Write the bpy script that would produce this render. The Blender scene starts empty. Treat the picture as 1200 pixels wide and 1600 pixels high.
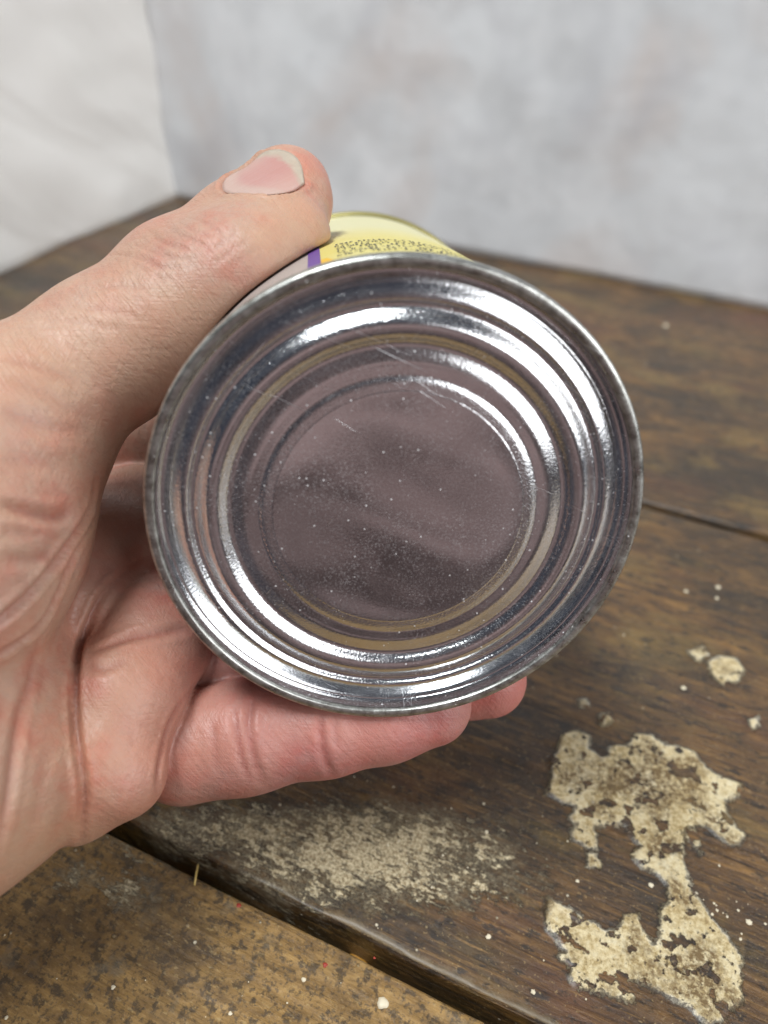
import bpy, bmesh, math, random, time
import numpy as np
from mathutils import Vector, Matrix
from mathutils.bvhtree import BVHTree
from mathutils.kdtree import KDTree
T0 = time.time()
random.seed(7); rng = np.random.default_rng(7)
S = bpy.context.scene
MM = 0.001

# ------------------------------------------------------------------ camera frame (millimetres)
F = 1202.0                                   # focal length in pixels of the 1200x1600 photograph
H = 155.0                                    # height of the lens above the bench
X = np.array([-3635, -1118, 1202.0]); X = -X/np.linalg.norm(X)
Y = np.array([687, -941, 1202.0]); Y -= Y.dot(X)*X; Y /= np.linalg.norm(Y)
UP = np.cross(X, Y)                          # camera space is x right, y down, z forward
M = np.array([X, Y, UP])                     # camera space -> world
ORG = np.array([0, 0, H])
def w(v): return np.asarray(v, float) @ M.T + ORG          # camera mm -> world mm
def P(px, py, z): return np.array([(px-600)/F*z, (py-800)/F*z, z])
def on_bench(px, py):
    r = M @ np.array([px-600, py-800, F]); t = -H/r[2]
    return np.array([r[0]*t, r[1]*t])

cd = bpy.data.cameras.new('camera'); cam = bpy.data.objects.new('camera', cd); S.collection.objects.link(cam)
cd.sensor_fit = 'VERTICAL'; cd.sensor_height = 24.0; cd.lens = 24.0*F/1600
cd.clip_start = 0.005; cd.clip_end = 50
Rm = Matrix((tuple(M @ [1, 0, 0]), tuple(M @ [0, -1, 0]), tuple(M @ [0, 0, -1]))).transposed()
cam.matrix_world = Matrix.Translation(Vector((0, 0, H*MM))) @ Rm.to_4x4()
cd.dof.use_dof = True; cd.dof.focus_distance = 0.134; cd.dof.aperture_fstop = cd.lens/2.2
S.camera = cam

# ------------------------------------------------------------------ world, lamps, exposure
W = bpy.data.worlds.new('World'); S.world = W; W.use_nodes = True
nt = W.node_tree; bg = nt.nodes['Background']
# a dim room; the viewer's brown-mauve clothing and the wall behind them are painted into the world, banded, for the tin's base to reflect
tc = nt.nodes.new('ShaderNodeTexCoord'); dt = nt.nodes.new('ShaderNodeVectorMath'); dt.operation = 'DOT_PRODUCT'
nt.links.new(tc.outputs['Generated'], dt.inputs[0]); dt.inputs[1].default_value = Vector((0.50, -0.86, 0.02)).normalized()
rp = nt.nodes.new('ShaderNodeValToRGB'); nt.links.new(dt.outputs['Value'], rp.inputs[0]); fm_ = nt.nodes.new('ShaderNodeMapping'); nt.links.new(tc.outputs['Generated'], fm_.inputs[0]); fm_.inputs['Rotation'].default_value = (0.5, 0.35, 0.2); fm_.inputs['Scale'].default_value = (2.6, 2.6, 9.0)
fn_ = nt.nodes.new('ShaderNodeTexNoise'); nt.links.new(fm_.outputs[0], fn_.inputs['Vector']); fn_.inputs['Scale'].default_value = 1.0; fn_.inputs['Detail'].default_value = 2.0
fr_ = nt.nodes.new('ShaderNodeMapRange'); nt.links.new(fn_.outputs['Fac'], fr_.inputs[0]); fr_.inputs[1].default_value = 0.40; fr_.inputs[2].default_value = 0.60; fr_.inputs[3].default_value = 0.35; fr_.inputs[4].default_value = 1.55
fx_ = nt.nodes.new('ShaderNodeVectorMath'); fx_.operation = 'SCALE'; nt.links.new(rp.outputs[0], fx_.inputs[0]); nt.links.new(fr_.outputs[0], fx_.inputs['Scale']); nt.links.new(fx_.outputs[0], bg.inputs[0])
e = rp.color_ramp.elements; e.new(0.8)
e[0].position = 0.60; e[0].color = (0.042, 0.047, 0.064, 1)
e[1].position = 0.84; e[1].color = (0.085, 0.066, 0.068, 1)
e[2].position = 0.985; e[2].color = (0.225, 0.158, 0.154, 1)
bg.inputs[1].default_value = 1.0
def area(name, loc, target, sx_, sy_, power, col):
    l = bpy.data.lights.new(name, 'AREA'); l.shape = 'RECTANGLE'; l.size = sx_; l.size_y = sy_
    l.energy = power; l.color = col
    o = bpy.data.objects.new(name, l); S.collection.objects.link(o)
    o.location = loc; d = Vector(target)-Vector(loc); o.rotation_euler = d.to_track_quat('-Z', 'Y').to_euler()
    return o
area('window_lamp', (1.5, -0.10, 0.80), (0, 0.15, 0.08), 1.4, 1.15, 25, (0.98, 0.985, 1.0))
area('overhead_lamp', (-0.35, -0.15, 1.5), (-0.05, 0.2, 0.0), 0.9, 0.24, 29, (0.95, 0.985, 1.0))
S.view_settings.view_transform = 'Standard'; S.view_settings.look = 'None'
S.view_settings.gamma = 1; S.view_settings.exposure = 0.0

# ------------------------------------------------------------------ helpers
def tag(o, label=None, cat=None, group=None, kind=None):
    if label: o['label'] = label
    if cat: o['category'] = cat
    if group: o['group'] = group
    if kind: o['kind'] = kind
    return o
def mesh_obj(name, verts, faces, mat=None, parent=None, smooth=True):
    me = bpy.data.meshes.new(name)
    me.from_pydata([tuple(v) for v in verts], [], [tuple(f) for f in faces]) if not isinstance(faces, np.ndarray) else fast(me, verts, faces)
    me.update()
    if smooth: me.polygons.foreach_set('use_smooth', [True]*len(me.polygons))
    if mat: me.materials.append(mat)
    o = bpy.data.objects.new(name, me); S.collection.objects.link(o)
    if parent: o.parent = parent
    return o
def fast(me, verts, faces):
    v = np.ascontiguousarray(verts, np.float32); f = np.ascontiguousarray(faces, np.int32); k = f.shape[1]
    me.vertices.add(len(v)); me.vertices.foreach_set('co', v.ravel())
    me.loops.add(f.size); me.loops.foreach_set('vertex_index', f.ravel())
    me.polygons.add(len(f)); me.polygons.foreach_set('loop_start', np.arange(0, f.size, k, dtype=np.int32))
    me.update(calc_edges=True); me.validate()
def fattr(o, name, vals):
    a = o.data.attributes.new(name, 'FLOAT', 'POINT'); a.data.foreach_set('value', np.ascontiguousarray(vals, np.float32))
def cattr(o, name, vals):
    a = o.data.attributes.new(name, 'FLOAT_COLOR', 'POINT')
    v = np.ones((len(vals), 4), np.float32); v[:, :3] = vals; a.data.foreach_set('color', v.ravel())
def empty(name, loc, rot=None):
    o = bpy.data.objects.new(name, None); S.collection.objects.link(o); o.location = loc; o.empty_display_size = 0.02
    if rot is not None: o.rotation_euler = rot
    return o

class NT:
    """small node-graph writer"""
    def __init__(s, name):
        s.m = bpy.data.materials.new(name); s.m.use_nodes = True; s.t = s.m.node_tree
        s.b = s.t.nodes['Principled BSDF']; s.out = s.t.nodes['Material Output']
    def n(s, kind, **kw):
        x = s.t.nodes.new('ShaderNode'+kind)
        for k, v in kw.items(): setattr(x, k, v)
        return x
    def l(s, a, b): s.t.links.new(a, b)
    def put(s, sock, v):
        if hasattr(v, 'links') or hasattr(v, 'is_linked'): s.l(v, sock)
        elif v is not None:
            try: sock.default_value = v
            except Exception: sock.default_value = (*v, 1)
    def coord(s, scale=(1, 1, 1), rot=(0, 0, 0), kind='Object'):
        c = s.n('TexCoord'); m = s.n('Mapping'); s.l(c.outputs[kind], m.inputs[0])
        m.inputs['Scale'].default_value = scale; m.inputs['Rotation'].default_value = rot
        return m.outputs[0]
    def noise(s, vec, scale, detail=4, rough=0.55, dist=0.0):
        x = s.n('TexNoise'); s.l(vec, x.inputs['Vector']); x.inputs['Scale'].default_value = scale
        x.inputs['Detail'].default_value = detail; x.inputs['Roughness'].default_value = rough; x.inputs['Distortion'].default_value = dist
        return x.outputs['Fac']
    def voro(s, vec, scale, feature='F1', rand=1.0):
        x = s.n('TexVoronoi'); x.feature = feature; s.l(vec, x.inputs['Vector']); x.inputs['Scale'].default_value = scale
        x.inputs['Randomness'].default_value = rand
        return x.outputs
    def math(s, op, a, b=None, c=None, clamp=False):
        x = s.n('Math', operation=op); x.use_clamp = clamp
        for i, v in enumerate((a, b, c)):
            if v is not None: s.put(x.inputs[i], v)
        return x.outputs[0]
    def rng(s, v, a, b, c=0.0, d=1.0, smooth=False):
        x = s.n('MapRange'); x.interpolation_type = 'SMOOTHSTEP' if smooth else 'LINEAR'; x.clamp = True
        s.l(v, x.inputs[0])
        for i, q in zip((1, 2, 3, 4), (a, b, c, d)): x.inputs[i].default_value = q
        return x.outputs[0]
    def mix(s, f, a, b, mode='MIX'):
        x = s.n('Mix', data_type='RGBA', blend_type=mode); s.put(x.inputs[0], f); s.put(x.inputs[6], a); s.put(x.inputs[7], b)
        return x.outputs[2]
    def ramp(s, v, stops):
        x = s.n('ValToRGB'); e = x.color_ramp.elements; s.l(v, x.inputs[0])
        while len(e) < len(stops): e.new(0.5)
        for i, (p, c) in enumerate(stops): e[i].position = p; e[i].color = (*c, 1)
        return x.outputs[0]
    def attr(s, name):
        x = s.n('Attribute'); x.attribute_name = name; return x.outputs
    def bump(s, h, strength, dist, prev=None):
        x = s.n('Bump'); s.l(h, x.inputs['Height']); x.inputs['Strength'].default_value = strength; x.inputs['Distance'].default_value = dist
        if prev: s.l(prev, x.inputs['Normal'])
        return x.outputs[0]
    def set(s, **kw):
        for k, v in kw.items(): s.put(s.b.inputs[k.replace('_', ' ')], v)
        return s.m

# ------------------------------------------------------------------ materials
def wood_mat(name, ochre):
    g = NT(name); mm = g.coord((1000, 1000, 1000))
    st = g.n('Mapping'); g.l(mm, st.inputs[0]); st.inputs['Scale'].default_value = (0.035, 0.55, 0.55); gr = st.outputs[0]
    grain = g.noise(gr, 1.0, 8, 0.68, 0.9)
    big = g.noise(mm, 0.022, 5, 0.6); med = g.noise(mm, 0.11, 6, 0.62); fine = g.noise(mm, 0.8, 5, 0.7)
    soft = g.n('Mapping'); g.l(mm, soft.inputs[0]); soft.inputs['Scale'].default_value = (0.45, 1.0, 1.0); so_ = soft.outputs[0]
    if ochre:
        col = g.ramp(g.math('ADD', g.math('MULTIPLY', grain, 0.45), g.math('MULTIPLY', g.noise(so_, 0.35, 6, 0.7), 0.55)), [(0.33, (0.10, 0.054, 0.017)), (0.48, (0.235, 0.135, 0.040)), (0.64, (0.40, 0.245, 0.082))])
        col = g.mix(g.rng(g.noise(mm, 0.40, 5, 0.66), 0.52, 0.60, 0, 0.82), col, (0.050, 0.033, 0.016))
        col = g.mix(g.rng(g.noise(mm, 0.95, 4, 0.62), 0.54, 0.63, 0, 0.75), col, (0.060, 0.038, 0.018))
        col = g.mix(g.rng(g.noise(mm, 0.040, 5, 0.65), 0.50, 0.66, 0, 0.75), col, (0.060, 0.036, 0.016))
        col = g.mix(g.rng(g.noise(so_, 1.5, 4, 0.65), 0.58, 0.70, 0, 0.55), col, (0.42, 0.30, 0.13))
        col = g.mix(g.rng(g.noise(mm, 0.13, 4, 0.6), 0.60, 0.70, 0, 0.5), col, (0.13, 0.115, 0.085))
    else:
        gmix = g.math('ADD', g.math('MULTIPLY', grain, 0.6), g.math('MULTIPLY', g.noise(so_, 0.16, 7, 0.72, 0.5), 0.4))
        col = g.ramp(gmix, [(0.32, (0.012, 0.006, 0.002)), (0.43, (0.050, 0.023, 0.006)), (0.54, (0.120, 0.058, 0.014)), (0.68, (0.29, 0.150, 0.036))])
        col = g.mix(g.rng(g.noise(so_, 0.032, 6, 0.70, 0.4), 0.46, 0.60, 0, 0.86), col, (0.017, 0.011, 0.005))
        col = g.mix(g.rng(g.noise(so_, 0.050, 6, 0.68, 0.4), 0.53, 0.64, 0, 0.62), col, (0.170, 0.108, 0.028))
        col = g.mix(g.rng(g.noise(so_, 0.020, 5, 0.6, 0.3), 0.55, 0.68, 0, 0.70), col, (0.105, 0.034, 0.014))
        col = g.mix(g.rng(g.noise(gr, 2.2, 6, 0.74), 0.55, 0.70, 0, 0.75), col, (0.30, 0.165, 0.045))
        col = g.mix(g.rng(g.noise(so_, 0.45, 6, 0.72), 0.53, 0.61, 0, 0.85), col, (0.012, 0.007, 0.003))
        col = g.mix(g.rng(g.noise(mm, 1.5, 3, 0.6), 0.62, 0.70, 0, 0.6), col, (0.36, 0.25, 0.11))
    ed_ = g.attr('edge')['Fac']
    em = g.rng(g.math('ADD', ed_, g.math('MULTIPLY', g.math('SUBTRACT', g.noise(mm, 0.30, 5, 0.65), 0.5), 1.3)), 0.35, 0.8, 0, 0.75)
    col = g.mix(em, col, g.mix(fine, (0.11, 0.075, 0.032), (0.25, 0.185, 0.095)))
    # chalky dust, denser where the attribute says so
    dust = g.attr('dust')['Fac']; st2 = g.n('Mapping'); g.l(mm, st2.inputs[0]); st2.inputs['Scale'].default_value = (0.45, 1.0, 1.0); so_ = st2.outputs[0]
    dn = g.math('ADD', g.math('MULTIPLY', g.noise(so_, 0.8, 8, 0.80), 0.72), g.math('MULTIPLY', g.noise(mm, 0.16, 4, 0.6), 0.28))
    dm = g.math('ADD', dn, g.math('MULTIPLY', dust, 0.27))
    film = g.rng(g.math('ADD', g.math('MULTIPLY', dust, 0.55), g.math('MULTIPLY', g.noise(so_, 0.26, 7, 0.76), 0.9)), 0.66, 0.90, 0, 0.85)
    dmask = g.math('MAXIMUM', g.rng(dm, 0.635, 0.70, 0, 0.9), g.math('MULTIPLY', film, g.rng(g.noise(mm, 0.55, 7, 0.78), 0.38, 0.62, 0.10, 1)))
    col = g.mix(dmask, col, g.mix(g.rng(g.noise(mm, 1.6, 3, 0.6), 0.35, 0.65), (0.30, 0.22, 0.11), (0.74, 0.64, 0.42)))
    # peeled cream paint with a ragged edge
    sd = g.attr('paint')['Fac']
    sdn = g.math('ADD', sd, g.math('MULTIPLY', g.math('SUBTRACT', g.noise(mm, 0.55, 6, 0.7), 0.5), 2.8))
    sdn = g.math('ADD', sdn, g.math('MULTIPLY', g.math('SUBTRACT', g.noise(mm, 0.16, 3, 0.5), 0.5), 0.9))
    pm = g.rng(g.math('ADD', sdn, g.math('MULTIPLY', g.math('SUBTRACT', g.noise(mm, 1.6, 6, 0.75), 0.5), 3.0)), -0.55, 0.25)
    holes = g.math('MULTIPLY', g.rng(g.noise(mm, 0.26, 4, 0.55), 0.57, 0.60, 1, 0), g.rng(g.noise(mm, 0.9, 3, 0.55), 0.66, 0.70, 1, 0.2))
    wear = g.rng(g.math('ADD', g.noise(mm, 0.10, 5, 0.65), g.math('MULTIPLY', sdn, 0.022)), 0.52, 0.64, 0, 0.97)
    wear = g.math('MULTIPLY', wear, g.rng(g.noise(mm, 1.1, 4, 0.7), 0.36, 0.55))
    pcol = g.ramp(g.math('ADD', g.math('MULTIPLY', g.noise(mm, 0.85, 5, 0.72), 0.65), g.math('MULTIPLY', g.noise(mm, 0.13, 4, 0.6), 0.35)), [(0.31, (0.20, 0.125, 0.045)), (0.40, (0.48, 0.345, 0.145)), (0.51, (0.80, 0.66, 0.38)), (0.66, (0.90, 0.81, 0.57))])
    pcol = g.mix(g.math('MULTIPLY', g.rng(sdn, 0.10, 0.7, 0.8, 0), g.rng(g.noise(mm, 0.07, 3, 0.5), 0.42, 0.6)), pcol, (0.88, 0.82, 0.66))
    pcol = g.mix(wear, pcol, (0.20, 0.125, 0.045))
    pm = g.math('MULTIPLY', pm, holes)
    col = g.mix(pm, col, pcol)
    # tiny drips and flecks
    v = g.voro(mm, 0.34); pick = g.n('SeparateColor'); g.l(v['Color'], pick.inputs[0])
    fm = g.math('MULTIPLY', g.rng(v['Distance'], 0.08, 0.15, 1, 0), g.rng(pick.outputs[0], 0.86, 0.88))
    col = g.mix(fm, col, g.mix(pick.outputs[1], (0.30, 0.22, 0.11), (0.70, 0.62, 0.46)))
    h = g.math('ADD', g.math('MULTIPLY', grain, 0.5), g.math('MULTIPLY', fine, 0.3))
    h = g.math('ADD', h, g.math('MULTIPLY', pm, g.math('ADD', 0.55, g.math('MULTIPLY', g.noise(mm, 0.9, 5, 0.7), 0.9))))
    h = g.math('ADD', h, g.math('MULTIPLY', dmask, 0.6))
    h = g.math('ADD', h, g.math('MULTIPLY', fm, 0.4))
    nrm = g.bump(h, 1.0, 0.0014)
    rough = g.math('ADD', g.rng(med, 0.3, 0.7, 0.26, 0.48), g.math('MULTIPLY', g.math('MAXIMUM', pm, dmask), 0.35))
    return g.set(Base_Color=col, Roughness=rough, Normal=nrm, Coat_Weight=0.06 if ochre else 0.45, Coat_Roughness=0.35)
M_wood = wood_mat('stained_wood', False); M_ochre = wood_mat('ochre_stained_wood', True)

g = NT('gap_filler'); mm = g.coord((1000, 1000, 1000))
M_gap = g.set(Base_Color=g.mix(g.noise(mm, 0.3, 5), (0.014, 0.011, 0.005), (0.042, 0.033, 0.013)), Roughness=0.95, Specular_IOR_Level=0.15,
              Normal=g.bump(g.noise(mm, 0.8, 4), 0.6, 0.0006))

g = NT('whitewashed_wall'); mm = g.coord((1000, 1000, 1000))
st = g.n('Mapping'); g.l(mm, st.inputs[0]); st.inputs['Scale'].default_value = (1, 1, 0.7); vs = st.outputs[0]
c = g.mix(g.rng(g.noise(vs, 0.012, 4, 0.55), 0.40, 0.62), (0.62, 0.64, 0.66), (0.72, 0.745, 0.765))
c = g.mix(g.rng(g.noise(mm, 0.010, 3, 0.5, 0.3), 0.50, 0.62, 0, 0.8), c, (0.62, 0.58, 0.565))
c = g.mix(g.rng(g.noise(vs, 0.035, 2, 0.5), 0.50, 0.66, 0, 0.5), c, (0.78, 0.80, 0.82))
c = g.mix(g.rng(g.noise(vs, 0.026, 2, 0.5, 0.4), 0.52, 0.68, 0, 0.5), c, (0.54, 0.55, 0.58))
M_wall = g.set(Base_Color=c, Roughness=0.7, Normal=g.bump(g.noise(mm, 0.03, 2), 0.4, 0.003))

g = NT('white_painted_canvas'); mm = g.coord((1000, 1000, 1000), (0.6, 0, 0))
st = g.n('Mapping'); g.l(mm, st.inputs[0]); st.inputs['Scale'].default_value = (1, 0.45, 1.0); vs = st.outputs[0]
c = g.mix(g.noise(mm, 0.02, 4), (0.78, 0.77, 0.735), (0.84, 0.83, 0.80))
M_canvas = g.set(Base_Color=c, Roughness=0.65, Normal=g.bump(g.noise(vs, 0.026, 2, 0.4, 0.4), 0.6, 0.010))

def tin_mat(name, dull):
    g = NT(name); mm = g.coord((1000, 1000, 1000)); gr = g.attr('grain')['Fac']
    fine = g.noise(mm, 6.0, 3, 0.6); cell = g.noise(mm, 2.8, 2, 0.5)
    v = g.voro(mm, 0.8); pick = g.n('SeparateColor'); g.l(v['Color'], pick.inputs[0])
    sp = g.math('MULTIPLY', g.rng(v['Distance'], 0.07, 0.14, 1, 0), g.rng(pick.outputs[0], 0.72, 0.75))
    v2 = g.voro(mm, 2.3); pk2 = g.n('SeparateColor'); g.l(v2['Color'], pk2.inputs[0])
    sp2 = g.math('MULTIPLY', g.rng(v2['Distance'], 0.12, 0.22, 1, 0), g.rng(pk2.outputs[1], 0.70, 0.74))
    cloud = g.rng(g.noise(mm, 0.14, 4, 0.6), 0.42, 0.66)
    haze_ = g.math('MULTIPLY', g.rng(g.noise(mm, 3.6, 3, 0.65), 0.52, 0.72), g.rng(g.noise(mm, 0.09, 4, 0.6), 0.36, 0.66, 0.10, 0.42))
    specks = g.math('MINIMUM', g.math('ADD', sp, g.math('MAXIMUM', haze_, g.math('MULTIPLY', sp2, g.math('MULTIPLY', cloud, 0.7)))), 1.0)
    # scratches running down to the right
    def scr(angle, a, b, lo, hi):
        m0 = g.n('Mapping'); g.l(mm, m0.inputs[0]); m0.inputs['Rotation'].default_value = (0, 0, math.radians(angle))
        m = g.n('Mapping'); g.l(m0.outputs[0], m.inputs[0]); m.inputs['Scale'].default_value = (a, b, 0.0)
        return g.rng(g.noise(m.outputs[0], 1.0, 2, 0.5), lo, hi)
    s1 = g.math('MAXIMUM', scr(24, 0.03, 3.6, 0.72, 0.76), g.math('MAXIMUM', scr(33, 0.05, 4.4, 0.735, 0.77), scr(-52, 0.10, 4.2, 0.745, 0.78)))
    base = g.mix(g.noise(mm, 0.25, 4), (0.70, 0.71, 0.72), (0.80, 0.81, 0.825))
    if dull:
        base = g.mix(g.rng(g.noise(mm, 0.5, 5, 0.7), 0.42, 0.68), (0.50, 0.51, 0.48), (0.22, 0.215, 0.19))
        base = g.mix(g.rng(g.noise(mm, 0.16, 4, 0.6), 0.66, 0.74, 0, 0.8), base, (0.14, 0.075, 0.04))
    col = g.mix(g.math('MULTIPLY', specks, 0.75), base, (0.86, 0.86, 0.86)); col = g.mix(g.math('MULTIPLY', s1, 0.6), col, (0.9, 0.9, 0.92))
    metal = g.math('SUBTRACT', 1.0, g.math('MULTIPLY', specks, 0.75))
    r = g.math('ADD', g.rng(g.noise(mm, 0.3, 4), 0.3, 0.7, 0.08 if not dull else 0.24, 0.16 if not dull else 0.46), g.math('MULTIPLY', gr, 0.05))
    r = g.math('ADD', r, g.math('MULTIPLY', g.math('MAXIMUM', specks, s1), 0.35))
    h = g.math('ADD', g.math('MULTIPLY', cell, g.math('ADD', 0.10, g.math('MULTIPLY', gr, 1.0))), g.math('MULTIPLY', fine, g.math('ADD', 0.05, g.math('MULTIPLY', gr, 0.25))))
    h = g.math('SUBTRACT', h, g.math('MULTIPLY', s1, 0.12))
    nb = g.bump(h, 0.50, 0.00011)
    return g.set(Base_Color=col, Metallic=metal, Roughness=r, Normal=nb)
M_tin = tin_mat('bright_tinplate', False); M_seam = tin_mat('tarnished_tin_seam', True)

g = NT('yellow_label_paper'); uv = g.n('UVMap'); sp = g.n('SeparateXYZ'); g.l(uv.outputs[0], sp.inputs[0])
mm = g.coord((1000, 1000, 1000))
c = g.mix(g.rng(sp.outputs['Y'], 30, 75, 0.05, 0.85, True), (0.62, 0.53, 0.13), (0.60, 0.58, 0.38))
c = g.mix(g.rng(g.noise(mm, 0.08, 4), 0.4, 0.7, 0, 0.35), c, (0.66, 0.60, 0.30))
c = g.mix(g.rng(sp.outputs['X'], 71.6, 71.9, 0, 1), c, (0.40, 0.345, 0.315))
M_label = g.set(Base_Color=c, Roughness=0.42, Specular_IOR_Level=0.4)
def flat(name, col, rough=0.5):
    g = NT(name); mm = g.coord((1000, 1000, 1000))
    return g.set(Base_Color=g.mix(g.noise(mm, 0.4, 4), tuple(x*0.85 for x in col), tuple(min(1, x*1.12) for x in col)), Roughness=rough)
M_purple = flat('purple_print', (0.115, 0.05, 0.26)); M_orange = flat('orange_print', (0.72, 0.42, 0.02)); M_ink = flat('dark_ink', (0.07, 0.07, 0.07))
M_paint = flat('cream_paint', (0.62, 0.55, 0.40), 0.5); M_straw = flat('dry_straw', (0.45, 0.32, 0.10)); M_gold = flat('orange_paint', (0.36, 0.17, 0.02)); M_redp = flat('red_paint', (0.30, 0.03, 0.015))

def skin_mat():
    g = NT('skin'); mm = g.coord((1000, 1000, 1000)); tone = g.attr('tone')['Color']; cr = g.attr('crease')['Fac']; dor = g.attr('dorsal')['Fac']
    n1 = g.noise(mm, 0.16, 5, 0.6); n2 = g.noise(mm, 0.6, 4, 0.6); n3 = g.noise(mm, 0.055, 3, 0.5)
    c = g.mix(g.rng(n1, 0.42, 0.64, 0, 0.8), tone, g.mix(1.0, tone, (1.06, 0.66, 0.62), 'MULTIPLY'))
    c = g.mix(g.rng(n3, 0.42, 0.60, 0, 0.65), c, g.mix(1.0, tone, (1.10, 1.10, 0.98), 'MULTIPLY'))
    c = g.mix(g.rng(n2, 0.5, 0.70, 0, 0.45), c, g.mix(1.0, tone, (1.15, 1.12, 1.05), 'MULTIPLY'))
    c = g.mix(g.math('MULTIPLY', cr, 0.6), c, g.mix(1.0, tone, (0.66, 0.38, 0.36), 'MULTIPLY'))  # crease redness, with the fold's shade also put into the colour
    # skin lines: fine furrows across the thumb and the palm, an oblique set crossing them, and pores
    sk = g.attr('skin_axes')['Vector']
    def lines(rot, sc, scale, lo, hi):
        m0 = g.n('Mapping'); g.l(sk, m0.inputs[0]); m0.inputs['Rotation'].default_value = (0, 0, math.radians(rot))
        m1 = g.n('Mapping'); g.l(m0.outputs[0], m1.inputs[0]); m1.inputs['Scale'].default_value = sc
        return g.rng(g.noise(m1.outputs[0], scale, 3, 0.6, 0.6), lo, hi)
    l1 = lines(8, (1.0, 0.16, 0.3), 1.5, 0.34, 0.60); l2 = lines(-48, (1.0, 0.14, 0.3), 1.7, 0.34, 0.58); l3 = lines(55, (1.0, 0.14, 0.3), 1.7, 0.34, 0.58)
    pores = g.rng(g.voro(mm, 1.7)['Distance'], 0.05, 0.30)
    dk = g.math('ADD', 0.42, g.math('MULTIPLY', dor, 0.50))
    h = g.math('MULTIPLY', g.math('ADD', g.math('ADD', l1, g.math('MULTIPLY', l2, 0.55)), g.math('MULTIPLY', l3, 0.55)), dk)
    h = g.math('ADD', g.math('MULTIPLY', h, 0.55), g.math('ADD', g.math('MULTIPLY', pores, 0.16), g.math('MULTIPLY', n2, 0.45)))
    h = g.math('ADD', h, g.math('MULTIPLY', n1, 0.9))
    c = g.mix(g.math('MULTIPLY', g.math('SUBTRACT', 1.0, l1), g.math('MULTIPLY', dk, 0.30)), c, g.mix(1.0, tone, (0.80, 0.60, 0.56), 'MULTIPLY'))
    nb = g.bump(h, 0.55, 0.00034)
    g.b.subsurface_method = 'RANDOM_WALK'
    return g.set(Base_Color=c, Roughness=g.rng(n2, 0.3, 0.7, 0.36, 0.52), Normal=nb, Subsurface_Weight=0.16, Subsurface_Scale=0.0014,
                 Subsurface_Radius=(1.0, 0.36, 0.2), Specular_IOR_Level=0.45)
M_skin = skin_mat()
g = NT('thumbnail_keratin'); mm = g.coord((1000, 1000, 1000)); t = g.attr('nt')['Fac']; u = g.attr('nu')['Fac']
lun = g.rng(g.math('ADD', t, g.math('MULTIPLY', g.math('MULTIPLY', u, u), -0.18)), 0.10, 0.30, 0, 1, True)
c = g.mix(lun, (0.46, 0.315, 0.265), (0.44, 0.235, 0.205))
c = g.mix(g.math('MULTIPLY', g.rng(g.math('ABSOLUTE', u), 0.35, 0.95, 0, 0.6), 1.0), c, (0.49, 0.325, 0.265))
tipn = g.math('ADD', t, g.math('MULTIPLY', g.math('SUBTRACT', g.noise(mm, 0.7, 5), 0.5), 0.16))
c = g.mix(g.rng(tipn, 0.80, 0.90), c, g.mix(g.noise(mm, 1.0, 4), (0.37, 0.30, 0.23), (0.48, 0.41, 0.33)))
st = g.n('CombineXYZ'); g.l(u, st.inputs[0])
nb = g.bump(g.noise(st.outputs[0], 9.0, 4), 0.35, 0.00025)
nb = g.bump(g.noise(mm, 0.5, 3), 0.3, 0.0003, nb)
M_nail = g.set(Base_Color=c, Roughness=0.30, Normal=nb, Subsurface_Weight=0.12, Subsurface_Scale=0.0015, Subsurface_Radius=(1, .4, .3))

# ------------------------------------------------------------------ the bench: planks with gaps between
bench = empty('workbench', (0, 0, 0))
tag(bench, 'old workbench top of dark stained planks with peeling cream paint and open joints', 'workbench')
def px_poly(pts): return np.array([on_bench(*p) for p in pts])
def crop(pts): return [(850+a/3.4, 1130+b/3.4) for a, b in pts]
POLY = [crop([(95,60),(170,45),(240,75),(235,140),(300,190),(330,180),(360,120),(440,130),(480,60),(560,70),(640,120),(720,130),(800,160),(830,210),(900,270),(1000,310),(1050,330),(1040,400),(960,420),(960,480),(1020,560),(1070,600),(1040,660),(980,650),(920,610),(860,560),(760,560),(740,600),(745,690),(735,720),(770,800),(780,880),(830,950),(880,1030),(960,1110),(1050,1250),(1040,1400),(1060,1470),(960,1530),(950,1590),(850,1590),(770,1510),(700,1480),(640,1440),(560,1400),(480,1370),(430,1390),(490,1430),(465,1480),(370,1445),(300,1430),(160,1400),(125,1335),(160,1290),(80,1240),(110,1210),(70,1150),(20,1100),(5,1010),(20,930),(100,970),(190,1020),(270,1060),(330,1110),(380,1100),(415,1070),(430,1020),(500,1015),(515,1080),(570,1170),(605,1160),(610,1090),(625,1060),(615,1000),(660,950),(655,870),(600,800),(520,770),(465,710),(510,660),(460,600),(430,540),(330,545),(270,550),(285,630),(280,680),(210,650),(150,620),(150,560),(180,540),(135,500),(170,440),(100,420),(10,370),(40,280),(25,200),(70,150)]),
        crop([(225,690),(260,680),(300,740),(290,775),(230,765)]), crop([(735,595),(790,560),(830,630),(835,700),(790,650)]),
        [(1105,1035),(1125,1025),(1150,1028),(1162,1048),(1150,1068),(1128,1072),(1110,1055)], [(1075,1018),(1098,1010),(1108,1024),(1090,1036)],
        [(935,1118),(952,1115),(958,1130),(940,1136)], [(905,1092),(918,1092),(919,1104),(906,1105)], [(1170,325+800),(1185,1120),(1186,1135),(1172,1138)]]
POLY = [px_poly(p) for p in POLY]
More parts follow.
